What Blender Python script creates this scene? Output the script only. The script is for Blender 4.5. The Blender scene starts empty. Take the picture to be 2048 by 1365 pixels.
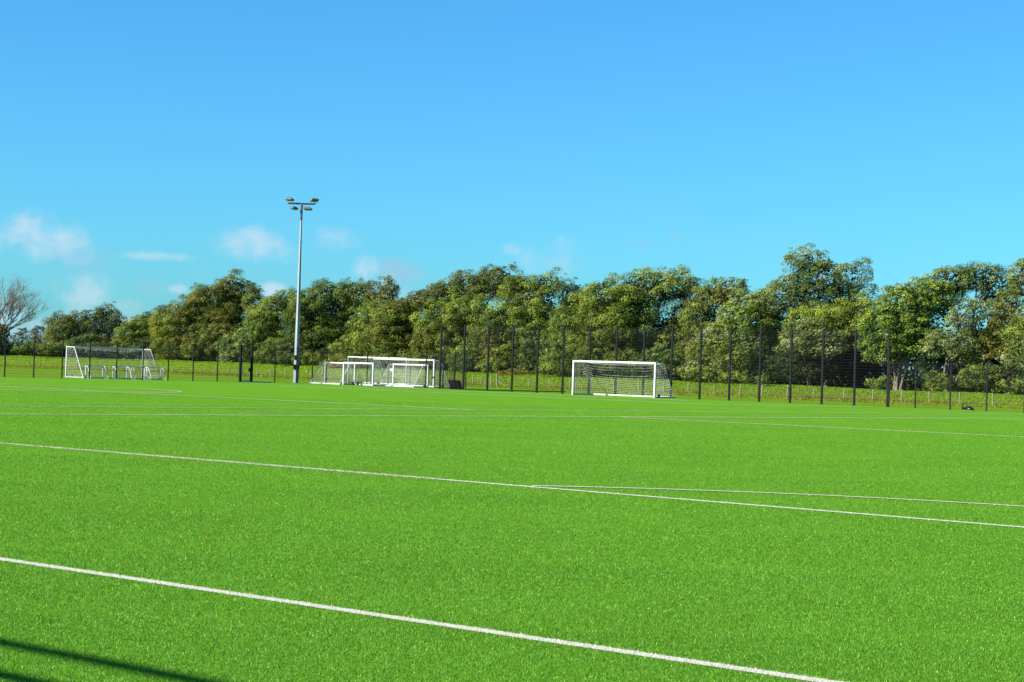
import bpy, math, random
import numpy as np
from mathutils import Vector, Matrix
R = math.radians
rng = np.random.default_rng(7)
random.seed(7)
SC = bpy.context.scene
COL = SC.collection

# ------------------------------------------------------------------ camera, sky, sun, exposure
FPX, PITCH, ROLL, CAMH, TH = 3877.6, 0.015422, 0.031478, 1.5931, 0.8610
FW = np.array([0, math.cos(PITCH), math.sin(PITCH)])
_u = np.array([0, -math.sin(PITCH), math.cos(PITCH)]); _r = np.array([1., 0, 0])
RT = math.cos(ROLL)*_r + math.sin(ROLL)*_u
UP = -math.sin(ROLL)*_r + math.cos(ROLL)*_u
cam_d = bpy.data.cameras.new('camera')
cam_d.sensor_width = 36; cam_d.lens = FPX/2048*36; cam_d.clip_start = .1; cam_d.clip_end = 6000
cam = bpy.data.objects.new('camera', cam_d); COL.objects.link(cam); SC.camera = cam
cam.matrix_world = Matrix(((RT[0], UP[0], -FW[0], 0), (RT[1], UP[1], -FW[1], 0), (RT[2], UP[2], -FW[2], CAMH), (0, 0, 0, 1)))

SUN_EL, SUN_PHI = R(28), R(70)          # PHI: angle of the sun to the left of straight behind the camera
sun_dir = Vector((-math.sin(SUN_PHI)*math.cos(SUN_EL), -math.cos(SUN_PHI)*math.cos(SUN_EL), math.sin(SUN_EL)))
sd = bpy.data.lights.new('sun', 'SUN'); sd.energy = 5.0; sd.angle = R(.5); sd.color = (1, .95, .86)
sun = bpy.data.objects.new('sun', sd); COL.objects.link(sun)
sun.rotation_euler = (-sun_dir).to_track_quat('-Z', 'Y').to_euler()
SC.view_settings.view_transform = 'Standard'; SC.view_settings.look = 'None'
SC.view_settings.exposure = 1.5; SC.view_settings.gamma = 1

def raydir(x, y):
    d = FPX*FW + (x-1024)*RT + (682.5-y)*UP
    return d/np.linalg.norm(d)
def pt(x, y, D):
    d = raydir(x, y); t = D/d[1]
    return np.array([0, 0, CAMH]) + t*d
def gpt(x, y):
    d = raydir(x, y); t = -CAMH/d[2]
    return np.array([0, 0, CAMH]) + t*d

world = bpy.data.worlds.new("World"); SC.world = world; world.use_nodes = True
wt = world.node_tree; wt.nodes.clear()
def N(t, ty, **kw):
    n = t.nodes.new(ty)
    for k, v in kw.items():
        if k == 'inp':
            for a, b in v.items(): n.inputs[a].default_value = b
        else: setattr(n, k, v)
    return n
def math_n(t, op, a, b=None, clamp=False):
    n = t.nodes.new('ShaderNodeMath'); n.operation = op; n.use_clamp = clamp
    for i, v in enumerate((a, b)):
        if v is None: continue
        if isinstance(v, (int, float)): n.inputs[i].default_value = v
        else: t.links.new(v, n.inputs[i])
    return n.outputs[0]
def mixc(t, fac, a, b, mode='MIX'):
    n = t.nodes.new('ShaderNodeMix'); n.data_type = 'RGBA'; n.blend_type = mode
    for s, v in ((n.inputs[0], fac), (n.inputs[6], a), (n.inputs[7], b)):
        if isinstance(v, (int, float)): s.default_value = v
        elif isinstance(v, tuple): s.default_value = (*v[:3], 1)
        else: t.links.new(v, s)
    return n.outputs[2]
sky = N(wt, 'ShaderNodeTexSky', sky_type='NISHITA', sun_disc=False, sun_elevation=SUN_EL,
        sun_rotation=math.atan2(sun_dir.x, sun_dir.y), altitude=0, air_density=1.0, dust_density=0.5, ozone_density=3.0)
tc = N(wt, 'ShaderNodeTexCoord'); sx = N(wt, 'ShaderNodeSeparateXYZ'); wt.links.new(tc.outputs['Generated'], sx.inputs[0])
az = math_n(wt, 'ARCTAN2', sx.outputs[0], sx.outputs[1]); el = math_n(wt, 'ARCSINE', sx.outputs[2])
SKY_TINT = (0.33, .945, 1.33)
skyc = mixc(wt, 1.0, sky.outputs[0], SKY_TINT, 'MULTIPLY')
# clouds: soft puffs at fixed compass directions low over the trees, broken up with noise
cn = N(wt, 'ShaderNodeTexNoise', inp={'Scale': 55.0, 'Detail': 7.0, 'Roughness': .6}); wt.links.new(tc.outputs['Generated'], cn.inputs[0])
cn2 = N(wt, 'ShaderNodeTexNoise', inp={'Scale': 18.0, 'Detail': 4.0}); wt.links.new(tc.outputs['Generated'], cn2.inputs[0])
nz = math_n(wt, 'ADD', math_n(wt, 'MULTIPLY', math_n(wt, 'SUBTRACT', cn.outputs[0], .5), 2.4), math_n(wt, 'MULTIPLY', math_n(wt, 'SUBTRACT', cn2.outputs[0], .5), 1.8))
PUFFS = [(1024, 735, 6000, 130, .20, 0), (95, 480, 125, 64, .70, 1), (80, 482, 70, 40, .62, 1), (-40, 490, 70, 45, .6, 1), (160, 520, 95, 45, .35, 0), (310, 513, 95, 12, .40, 1), (160, 592, 105, 58, .50, 1), (235, 615, 60, 30, .45, 1),
         (355, 578, 34, 14, .75, 1), (300, 575, 60, 22, .3, 0), (525, 494, 95, 46, .50, 1), (668, 484, 70, 38, .42, 1), (725, 535, 38, 32, .62, 1), (800, 548, 75, 42, .5, 0),
         (545, 580, 40, 20, .6, 1), (1110, 512, 105, 56, .42, 1), (1290, 490, 62, 17, .38, 0), (1425, 483, 25, 14, .2, 0), (1650, 560, 60, 30, .3, 1), (-300, 500, 160, 70, .8, 1),
         (2350, 520, 180, 60, .5, 1), (450, 620, 160, 26, .35, 1), (900, 600, 220, 26, .25, 1), (150, 650, 420, 50, .38, 1), (1350, 470, 30, 9, .35, 0), (1230, 500, 26, 9, .3, 0), (1030, 500, 40, 20, .3, 1)]
def puff_sum(kind):
    tot = None
    for cx, cy, rx, ry, s, k in PUFFS:
        if k != kind: continue
        d = raydir(cx, cy); a0 = math.atan2(d[0], d[1]); e0 = math.asin(d[2])
        u = math_n(wt, 'MULTIPLY', math_n(wt, 'SUBTRACT', az, a0), FPX/rx)
        v = math_n(wt, 'MULTIPLY', math_n(wt, 'SUBTRACT', el, e0), FPX/ry)
        q = math_n(wt, 'ADD', math_n(wt, 'MULTIPLY', u, u), math_n(wt, 'MULTIPLY', v, v))
        m = math_n(wt, 'SUBTRACT', math_n(wt, 'ADD', 1.0, math_n(wt, 'MULTIPLY', nz, 1.1)), q)
        m = math_n(wt, 'MULTIPLY', m, 0.47, True)
        mr = N(wt, 'ShaderNodeMapRange', interpolation_type='SMOOTHERSTEP', inp={'From Min': 0.0, 'From Max': 0.85, 'To Max': min(.95, s*(1.6 if k else 1.65))})
        wt.links.new(m, mr.inputs[0])
        tot = mr.outputs[0] if tot is None else math_n(wt, 'MAXIMUM', tot, mr.outputs[0])
    return tot
c1 = mixc(wt, puff_sum(0), skyc, (2.35, 4.15, 5.35)); CLOUD = (4.15, 5.4, 6.25)
c2 = mixc(wt, puff_sum(1), c1, CLOUD)
bg = N(wt, 'ShaderNodeBackground', inp={'Strength': 0.0505}); wo = N(wt, 'ShaderNodeOutputWorld')
wt.links.new(c2, bg.inputs[0]); wt.links.new(bg.outputs[0], wo.inputs[0])

# ------------------------------------------------------------------ helpers
def tag(o, label=None, cat=None, group=None, kind=None):
    for k, v in (('label', label), ('category', cat), ('group', group), ('kind', kind)):
        if v: o[k] = v
    return o
def empty(name, loc=(0, 0, 0), rz=0):
    o = bpy.data.objects.new(name, None); COL.objects.link(o); o.location = loc; o.rotation_euler = (0, 0, rz); o.empty_display_size = .2
    return o
class MB:
    def __init__(s): s.v = []; s.f = []
    def quad_box(s, c, ax, ay, az_, hx, hy, hz):
        c = Vector(c); b = len(s.v)
        for i in (-1, 1):
            for j in (-1, 1):
                for k in (-1, 1): s.v.append(tuple(c+ax*hx*i+ay*hy*j+az_*hz*k))
        s.f += [tuple(b+i for i in q) for q in ((0, 1, 3, 2), (4, 6, 7, 5), (0, 4, 5, 1), (2, 3, 7, 6), (0, 2, 6, 4), (1, 5, 7, 3))]
        return s
    def box(s, c, size, rz=0):
        m = Matrix.Rotation(rz, 3, 'Z'); return s.quad_box(c, m@Vector((1, 0, 0)), m@Vector((0, 1, 0)), Vector((0, 0, 1)), size[0]/2, size[1]/2, size[2]/2)
    def bar(s, a, b, w, h=None):
        a, b = Vector(a), Vector(b); d = b-a; L = d.length; d.normalize()
        up = Vector((0, 0, 1)) if abs(d.z) < .95 else Vector((1, 0, 0))
        x = d.cross(up).normalized(); y = x.cross(d).normalized()
        return s.quad_box((a+b)/2, d, x, y, L/2, w/2, (h or w)/2)
    def tube(s, pts, rad, n=8, cap=True):
        pts = [Vector(p) for p in pts]; rad = rad if isinstance(rad, (list, tuple)) else [rad]*len(pts)
        base = len(s.v); x = None
        for i, p in enumerate(pts):
            d = (pts[min(i+1, len(pts)-1)]-pts[max(i-1, 0)]).normalized()
            if x is None:
                up = Vector((0, 0, 1)) if abs(d.z) < .95 else Vector((1, 0, 0)); x = d.cross(up).normalized()
            x = (x-d*x.dot(d)).normalized(); y = d.cross(x)
            for k in range(n):
                t = 2*math.pi*k/n; s.v.append(tuple(p+(x*math.cos(t)+y*math.sin(t))*rad[i]))
        for i in range(len(pts)-1):
            for k in range(n):
                a = base+i*n+k; b = base+i*n+(k+1) % n; s.f.append((a, b, b+n, a+n))
        if cap:
            s.f.append(tuple(base+k for k in range(n))[::-1]); e = base+(len(pts)-1)*n; s.f.append(tuple(e+k for k in range(n)))
        return s
    def prism(s, poly, z0, z1):
        b = len(s.v); n = len(poly); s.v += [(x, y, z0) for x, y in poly]+[(x, y, z1) for x, y in poly]
        s.f.append(tuple(range(b, b+n))[::-1]); s.f.append(tuple(range(b+n, b+2*n)))
        s.f += [(b+i, b+(i+1) % n, b+n+(i+1) % n, b+n+i) for i in range(n)]
        return s
    def build(s, name, mat, parent=None, smooth=False, bevel=0):
        me = bpy.data.meshes.new(name); me.from_pydata(s.v, [], s.f); me.materials.append(mat)
        if smooth: me.shade_smooth()
        o = bpy.data.objects.new(name, me); COL.objects.link(o)
        if parent: o.parent = parent
        if bevel:
            m = o.modifiers.new('bevel', 'BEVEL'); m.width = bevel; m.segments = 2
        return o
def np_mesh(name, verts, nper, mat, parent=None, attr=None, mats=None, matidx=None):
    """faces of nper consecutive vertices each"""
    me = bpy.data.meshes.new(name); nv = len(verts); nf = nv//nper
    me.vertices.add(nv); me.vertices.foreach_set('co', verts.astype(np.float32).ravel())
    me.loops.add(nv); me.loops.foreach_set('vertex_index', np.arange(nv, dtype=np.int32))
    me.polygons.add(nf); me.polygons.foreach_set('loop_start', np.arange(0, nv, nper, dtype=np.int32))
    for m in (mats or [mat]): me.materials.append(m)
    if matidx is not None: me.polygons.foreach_set('material_index', matidx.astype(np.int32))
    me.update(calc_edges=True)
    if attr is not None:
        a = me.attributes.new('tint', 'FLOAT_COLOR', 'FACE')
        a.data.foreach_set('color', np.c_[attr, np.ones(len(attr))].astype(np.float32).ravel())
    o = bpy.data.objects.new(name, me); COL.objects.link(o)
    if parent: o.parent = parent
    return o
# ------------------------------------------------------------------ materials
def principled(name, col=(.5, .5, .5), rough=.5, metal=0, spec=.5):
    m = bpy.data.materials.new(name); m.use_nodes = True; b = m.node_tree.nodes['Principled BSDF']
    b.inputs['Base Color'].default_value = (*col, 1); b.inputs['Roughness'].default_value = rough; b.inputs['Metallic'].default_value = metal
    b.inputs['Specular IOR Level'].default_value = spec
    return m, m.node_tree, b
def noisy(name, c1, c2, scale, rough=.6, metal=0, detail=4, bump=0, stretch=None, spec=.5, lo=.35, hi=.65):
    m, t, b = principled(name, c1, rough, metal, spec)
    tcn = N(t, 'ShaderNodeTexCoord'); n = N(t, 'ShaderNodeTexNoise', inp={'Scale': scale, 'Detail': detail})
    src = tcn.outputs['Object']
    if stretch:
        mp = N(t, 'ShaderNodeMapping'); mp.inputs['Scale'].default_value = stretch; t.links.new(src, mp.inputs[0]); src = mp.outputs[0]
    t.links.new(src, n.inputs[0])
    mr = N(t, 'ShaderNodeMapRange', inp={'From Min': lo, 'From Max': hi}); t.links.new(n.outputs[0], mr.inputs[0])
    t.links.new(mixc(t, mr.outputs[0], c1, c2), b.inputs['Base Color'])
    if bump:
        bn = N(t, 'ShaderNodeBump', inp={'Strength': bump}); t.links.new(n.outputs[0], bn.inputs['Height']); t.links.new(bn.outputs[0], b.inputs['Normal'])
    return m
M = {}
M['white'] = noisy('white_paint', (.46, .46, .45), (.38, .38, .365), 2.5, .38)
M['white_worn'] = noisy('worn_white_paint', (.30, .31, .31), (.20, .21, .22), 3.5, .5)
M['galv'] = noisy('galvanised_steel', (.25, .27, .28), (.17, .195, .21), 6, .5, .3)
M['black'] = noisy('black_coated_steel', (.003, .0035, .004), (.006, .0065, .007), 5, .5, spec=.12)
M['rubber'] = noisy('black_rubber', (.015, .015, .015), (.03, .03, .03), 8, .8)
M['net'] = principled('net_cord', (.50, .50, .47), .8)[0]
M['wood'] = noisy('weathered_fence_wood', (.22, .18, .105), (.14, .115, .07), 9, .85, stretch=(1, 1, .15))
M['wood_pale'] = noisy('pale_new_timber', (.34, .29, .21), (.27, .22, .16), 9, .8, stretch=(1, 1, .15))
M['wire'] = principled('dull_wire', (.22, .22, .2), .5, .6)[0]
M['bark'] = noisy('grey_brown_bark', (.17, .13, .09), (.08, .06, .04), 5, .9, bump=.4, stretch=(1, 1, .3))
M['bark_pale'] = noisy('pale_bare_branches', (.17, .15, .125), (.10, .09, .075), 5, .9)
M['blue'] = noisy('blue_plastic_mat', (.008, .10, .36), (.006, .07, .26), 3, .6)
M['lamp_body'] = noisy('lamp_housing_aluminium', (.13, .13, .125), (.09, .09, .085), 4, .5, .3)
M['glass'] = principled('floodlight_glass', (.05, .055, .05), .15)[0]
M['navy_steel'] = noisy('dark_steel_crossarm', (.03, .045, .06), (.05, .07, .09), 4, .5, .3)
M['concrete'] = noisy('pale_concrete', (.20, .195, .18), (.15, .145, .135), 12, .9)
M['boulder'] = noisy('pale_stone', (.26, .25, .22), (.16, .155, .135), 14, .9)
M['board'] = noisy('black_plastic', (.004, .005, .008), (.007, .008, .012), 4, .6, spec=.15)
M['leaf_brown'] = principled('dead_leaf', (.10, .035, .012), .8)[0]

def turf_mat(name, base, dark, light, fine=90, bump=.5, amt=1.0, rough=.55):
    m, t, b = principled(name, base, 1.0, 0, .0)
    g = N(t, 'ShaderNodeNewGeometry')
    n1 = N(t, 'ShaderNodeTexNoise', inp={'Scale': fine, 'Detail': 3.0, 'Roughness': .7}); t.links.new(g.outputs['Position'], n1.inputs[0])
    n2 = N(t, 'ShaderNodeTexNoise', inp={'Scale': .35, 'Detail': 5.0, 'Roughness': .6}); t.links.new(g.outputs['Position'], n2.inputs[0])
    n3 = N(t, 'ShaderNodeTexNoise', inp={'Scale': 9.0, 'Detail': 4.0, 'Roughness': .75}); t.links.new(g.outputs['Position'], n3.inputs[0])
    mr = N(t, 'ShaderNodeMapRange', inp={'From Min': .3, 'From Max': .7}); t.links.new(n1.outputs[0], mr.inputs[0])
    c = mixc(t, mr.outputs[0], dark, light)
    mr2 = N(t, 'ShaderNodeMapRange', inp={'From Min': .35, 'From Max': .65, 'To Min': 1-.08*amt, 'To Max': 1+.08*amt}); t.links.new(n2.outputs[0], mr2.inputs[0])
    mr3 = N(t, 'ShaderNodeMapRange', inp={'From Min': .35, 'From Max': .65, 'To Min': 1-.10*amt, 'To Max': 1+.10*amt}); t.links.new(n3.outputs[0], mr3.inputs[0])
    k = math_n(t, 'MULTIPLY', mr2.outputs[0], mr3.outputs[0])
    cc = N(t, 'ShaderNodeCombineXYZ'); [t.links.new(k, cc.inputs[i]) for i in range(3)]
    t.links.new(mixc(t, 1.0, c, cc.outputs[0], 'MULTIPLY'), b.inputs['Base Color'])
    bn = N(t, 'ShaderNodeBump', inp={'Strength': bump, 'Distance': .02}); t.links.new(n1.outputs[0], bn.inputs['Height']); t.links.new(bn.outputs[0], b.inputs['Normal'])
    return m
M['turf'] = turf_mat('artificial_turf', (.078, .222, .015), (.066, .18, .010), (.106, .245, .020))
M['line'] = turf_mat('white_turf_line', (.46, .45, .37), (.38, .38, .30), (.50, .48, .41), amt=.4)
def tinted(name, rough=.55, spec=.3, transl=.0, boost=1.0):
    m, t, b = principled(name, (.1, .15, .03), rough, 0, spec)
    a = N(t, 'ShaderNodeAttribute', attribute_name='tint')
    ac = mixc(t, 1.0, a.outputs['Color'], (boost, boost, boost), 'MULTIPLY'); t.links.new(ac, b.inputs['Base Color'])
    if transl:
        tr = N(t, 'ShaderNodeBsdfTranslucent'); mx = N(t, 'ShaderNodeMixShader', inp={0: transl})
        br = mixc(t, 1.0, ac, (1.3, 1.35, .6), 'MULTIPLY'); t.links.new(br, tr.inputs[0])
        t.links.new(b.outputs[0], mx.inputs[1]); t.links.new(tr.outputs[0], mx.inputs[2]); t.links.new(mx.outputs[0], t.nodes['Material Output'].inputs[0])
    return m
M['leaf'] = tinted('foliage', .6, .18, .18, .98)
M['fibre'] = tinted('turf_fibre', .5, .2, .25, .80)
M['tuft'] = tinted('meadow_grass_tuft', .8, .05, .3, .72)

# ------------------------------------------------------------------ pitch grid: a runs away-left along the touch lines, b away-right across them
AV = np.array([-math.sin(TH), math.cos(TH)]); BV = np.array([math.cos(TH), math.sin(TH)])
def ab(a, b, z=0.):
    p = AV*a+BV*b; return (float(p[0]), float(p[1]), z)
def a_at(x, b):      # a of the point on the line b=const seen in image column x
    s = (x-1024)/FPX; return b*(BV[0]-s*BV[1])/(s*AV[1]-AV[0])
def b_at(x, a):
    s = (x-1024)/FPX; return a*(s*AV[1]-AV[0])/(BV[0]-s*BV[1])
ANG_A = math.atan2(AV[1], AV[0]); ANG_B = math.atan2(BV[1], BV[0])

# depth of the stock fence and of the tree edge, as a function of the bearing
def zf(s): return np.interp(s, (-.5, -.261, -.161, -.096, -.006, .097, .264, .5), (360, 280, 243, 222, 198, 178, 156, 135))
def zt(s): return np.interp(s, (-.5, -.261, -.161, -.096, -.006, .097, .264, .5), (395, 308, 272, 248, 218, 197, 174, 152))
def ground_z(X, Y):
    X = np.asarray(X, float); Y = np.asarray(Y, float); s = X/np.maximum(Y, 1)
    u = (Y-zf(s))/(zt(s)-zf(s)); w = np.clip((u-.12)/.88, 0, 1); w = w*w*(3-2*w)
    top = np.interp(s, (-.5, -.261, -.161, -.1, 0, .1, .2, .3), (1.5, 1.5, 1.5, 1.45, 1.2, 1.05, .9, .8))
    z = -.10+w*(top+.10)
    z = z+w*.10*np.sin(X*.31+Y*.12)*np.sin(Y*.21-X*.07)
    return np.where(Y > 60, z, -.10)
# ground sheet (meadow) reaching the horizon
ss = np.concatenate([[-40, -6, -2, -1, -.6], np.linspace(-.42, .42, 85), [.6, 1, 2, 6, 40]])
uu = np.concatenate([[1, 30, 60.5], np.linspace(80, 150, 12)])
verts = []; ROWS = 0
Yrows = [lambda s, k=k: k for k in (60.5, 90, 120)]
cols = len(ss); grid = []
tt = np.concatenate([np.linspace(-.25, 1.3, 40), [1.8, 3, 6, 14]])
rows = []
for t_ in tt:
    Y = zf(ss)+(zt(ss)-zf(ss))*t_
    if t_ == 14: Y = Y*0+5000
    rows.append((ss*Y, Y))
rows = [(ss*100., ss*0+100.), (ss*120., ss*0+120.)] + rows
for X, Y in rows: grid.append(np.c_[X, Y, ground_z(X, Y)])
grid.insert(0, np.c_[np.sign(ss)*np.minimum(abs(ss)*100, 4000), ss*0-3000, ss*0-.10])
V = np.concatenate(grid); nr = len(grid)
me = bpy.data.meshes.new('ground'); me.from_pydata([tuple(v) for v in V], [], [(r*cols+c, r*cols+c+1, (r+1)*cols+c+1, (r+1)*cols+c) for r in range(nr-1) for c in range(cols-1)])
# meadow material: mown green next to the pitch, dry seed heads along the stock fence, bright grass on the bank
att = me.attributes.new('dist', 'FLOAT', 'POINT')
sv = V[:, 0]/np.maximum(V[:, 1], 1); dv = np.where(V[:, 1] > 60, (V[:, 1]-zf(sv)), -100.)
att.data.foreach_set('value', dv.astype(np.float32))
mm, t, b = principled('meadow', (.1, .2, .03), .8, 0, .03)
ga = N(t, 'ShaderNodeAttribute', attribute_name='dist'); gg = N(t, 'ShaderNodeNewGeometry')
n1 = N(t, 'ShaderNodeTexNoise', inp={'Scale': .30, 'Detail': 6.0, 'Roughness': .7}); t.links.new(gg.outputs['Position'], n1.inputs[0])
n2 = N(t, 'ShaderNodeTexNoise', inp={'Scale': 2.2, 'Detail': 5.0, 'Roughness': .75}); t.links.new(gg.outputs['Position'], n2.inputs[0])
gr = N(t, 'ShaderNodeMapRange', inp={'From Min': .35, 'From Max': .68}); t.links.new(n2.outputs[0], gr.inputs[0])
green = mixc(t, gr.outputs[0], (.080, .160, .005), (.140, .228, .008))
w1 = math_n(t, 'MULTIPLY', math_n(t, 'SUBTRACT', n1.outputs[0], .5), 90)
dd = math_n(t, 'ABSOLUTE', math_n(t, 'ADD', math_n(t, 'ADD', ga.outputs['Fac'], -7.0), w1))
dr = N(t, 'ShaderNodeMapRange', interpolation_type='SMOOTHSTEP', inp={'From Min': 0.0, 'From Max': 12.0, 'To Min': .38, 'To Max': 0.0}); t.links.new(dd, dr.inputs[0])
t.links.new(mixc(t, dr.outputs[0], green, (.15, .135, .022)), b.inputs['Base Color'])
bn = N(t, 'ShaderNodeBump', inp={'Strength': .8, 'Distance': .15}); t.links.new(n2.outputs[0], bn.inputs['Height']); t.links.new(bn.outputs[0], b.inputs['Normal'])
me.materials.append(mm); me.shade_smooth()
g_o = bpy.data.objects.new('ground', me); COL.objects.link(g_o); tag(g_o, kind='structure')

# artificial pitch slab: one sheet with thickness
LF0 = np.array([-36.94, 141.55]); LFD = np.array([math.cos(.8468), math.sin(.8468)])    # far low fence: start, direction
A_FAR, B_FAR = 119.85, 112.45
poly = [ab(-70, -40)[:2], ab(-70, B_FAR)[:2], ab(105.4, B_FAR)[:2], ab(105.4, 130)[:2], ab(A_FAR-.35, 130)[:2], ab(A_FAR+.4, 60)[:2], ab(A_FAR+.4, -40)[:2]]
turf = MB().prism(poly[::-1], -.6, 0.0).build('turf', M['turf']); tag(turf, kind='structure')
# ------------------------------------------------------------------ pitch lines, 4 mm above the turf
def strip(name, pts, w, z=.004, base=None):
    P = [np.array(p[:2]) for p in pts]; L = []; Rr = []
    for i, p in enumerate(P):
        d = P[min(i+1, len(P)-1)]-P[max(i-1, 0)]; d = d/np.linalg.norm(d); n = np.array([-d[1], d[0]])
        L.append((*(p+n*w/2), z)); Rr.append((*(p-n*w/2), z))
    n_ = len(P); m_ = MB(); m_.v = L+Rr; m_.f = [(i, i+1, n_+i+1, n_+i)[::-1] for i in range(n_-1)]
    return tag(m_.build(name, M['line']), kind='structure')
LINES = []
def aline(b, a0, a1, w=.12, z=.004):
    LINES.append(('b', b, min(a0, a1), max(a0, a1), w)); return strip('pitch_line', [ab(a0, b), ab(a1, b)], w, z)
def bline(a, b0, b1, w=.12, z=.008):
    LINES.append(('a', a, min(b0, b1), max(b0, b1), w)); return strip('pitch_line', [ab(a, b0), ab(a, b1)], w, z)
def arc(ca, cb, r, t0, t1, w=.12, z=.012):
    LINES.append(('c', ca, cb, r, w, t0, t1))
    return strip('pitch_line', [ab(ca+r*math.cos(R(t)), cb+r*math.sin(R(t))) for t in np.linspace(t0, t1, 60)], w, z)
aline(8.92, -60, 118, .125); aline(20.52, -60, 118, .14, .0065)
aline(57.3, 51.0, 118, .12, .010); aline(57.6, -60, 44.1, .12, .010)
aline(93.8, 64.95, 102.2, .15, .010); aline(105.6, 75, 94, .15, .010)
bline(51.05, -30, 112, .13, .012); bline(44.1, -30, 112, .13, .010); bline(64.9, 93.8, 112, .14, .010)
bline(102.2, 91.5, 109, .14, .010); bline(94.0, 93.8, 105.6, .14, .010)
arc(82.8, 57.33, 8.75, 0, 360, .13, .010)
arc(10.36, 15.42, 8.7, 37, 96, .12)

# near field turf fibres (single blades) so the pile, line edges and shadows read as fibre
def blades():
    Y = []; X = []
    for y0, y1, dens in ((4.5, 6.5, 1500), (6.5, 8.6, 4500), (8.6, 12, 8200), (12, 16, 5600), (16, 20, 3600), (20, 25, 2200), (25, 31, 1300), (31, 40, 800), (40, 52, 420), (52, 68, 200), (68, 90, 80)):
        wid = .275*y1+7.5; n = int((y1-y0)*2*wid*dens)
        yy = rng.uniform(y0, y1, n); xx = rng.uniform(-wid, wid, n); k = (abs(xx)-.275*yy-1.2)/6.3 < rng.random(n)**1.5
        Y.append(yy[k]); X.append(xx[k])
    X = np.concatenate(X); Y = np.concatenate(Y); n = len(X)
    a = X*AV[0]+Y*AV[1]; b = X*BV[0]+Y*BV[1]
    white = np.zeros(n, bool)
    jit = rng.normal(0, .006, n)
    for L in LINES:
        if L[0] == 'b': white |= (abs(b-L[1]+jit) < L[4]/2) & (a > L[2]) & (a < L[3])
        elif L[0] == 'a': white |= (abs(a-L[1]+jit) < L[4]/2) & (b > L[2]) & (b < L[3])
        else:
            r = np.hypot(a-L[1], b-L[2]); tdeg = np.degrees(np.arctan2(b-L[2], a-L[1])) % 360
            white |= (abs(r-L[3]+jit) < L[4]/2) & (tdeg > L[5]) & (tdeg < L[6])
    far = np.clip((Y-10)/25, 0, 3.2)
    h = rng.uniform(.009, .018, n)*(1+.12*far); w = rng.uniform(.0022, .0042, n)*(1+.95*far); th = rng.uniform(0, 2*np.pi, n)
    lean = rng.uniform(0, .020, n); lt = rng.uniform(0, 2*np.pi, n)
    dx, dy = np.cos(th)*w/2, np.sin(th)*w/2
    v = np.empty((n, 3, 3)); v[:, 0] = np.c_[X-dx, Y-dy, np.full(n, .0)]; v[:, 1] = np.c_[X+dx, Y+dy, np.full(n, .0)]
    v[:, 2] = np.c_[X+np.cos(lt)*lean, Y+np.sin(lt)*lean, h]
    patch = 1+.05*np.sin(X*1.7+np.sin(Y*1.1)*2)*np.sin(Y*.9+np.cos(X*.8)*2)
    k = rng.uniform(.66, 1.34, n)*patch*1.10
    col = np.array([.085, .245, .013])*k[:, None]
    pale = rng.random(n) < np.clip(.11-.03*far, .03, .11); col[pale] = np.array([.30, .50, .08])*k[pale, None]
    dk = rng.random(n) < np.clip(.26-.09*far, .04, .26); col[dk] = np.array([.03, .13, .005])*k[dk, None]
    col[white] = np.array([.72, .69, .62])*(rng.uniform(.7, 1.1, n)*np.clip(.9+(Y-12)*.03, 1, 1.35))[white, None]
    o = np_mesh('turf_fibres', v.reshape(-1, 3), 3, M['fibre'], attr=col)
    tag(o, 'short green synthetic turf fibres in the foreground', 'turf', kind='stuff')
blades()
# white pile of the far lines
def far_pile():
    V_ = []; Cc = []
    for L in LINES:
        w = L[4]
        if L[0] == 'c':
            ca, cb, r = L[1], L[2], L[3]; w = L[4]; n = int(r*R(L[6]-L[5])*w*9000); t_ = R(1)*rng.uniform(L[5], L[6], n); rr = r+rng.uniform(-w/2, w/2, n)
            a = ca+rr*np.cos(t_); b = cb+rr*np.sin(t_)
        else:
            n = int((L[3]-L[2])*w*5000); u = rng.uniform(L[2], L[3], n); v_ = L[1]+rng.uniform(-w/2, w/2, n)
            a, b = (u, v_) if L[0] == 'b' else (v_, u)
        X = a*AV[0]+b*BV[0]; Y = a*AV[1]+b*BV[1]
        k = (Y > 28) & (abs(X) < .30*Y+3) & (a < 119.3); X, Y = X[k], Y[k]; n = len(X)
        h = rng.uniform(.012, .024, n); ww = rng.uniform(.005, .010, n); th = rng.uniform(0, 2*np.pi, n); dx, dy = np.cos(th)*ww, np.sin(th)*ww
        v = np.empty((n, 3, 3)); v[:, 0] = np.c_[X-dx, Y-dy, np.zeros(n)]; v[:, 1] = np.c_[X+dx, Y+dy, np.zeros(n)]; v[:, 2] = np.c_[X+rng.normal(0, .005, n), Y+rng.normal(0, .005, n), h]
        V_.append(v.reshape(-1, 3)); Cc.append(np.array([.52, .51, .40])*rng.uniform(.7, 1.1, (n, 1)))
    tag(np_mesh('line_fibres', np.concatenate(V_), 3, M['fibre'], attr=np.concatenate(Cc)), 'white synthetic fibres of the far pitch lines', 'turf', kind='stuff')
far_pile()

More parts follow.
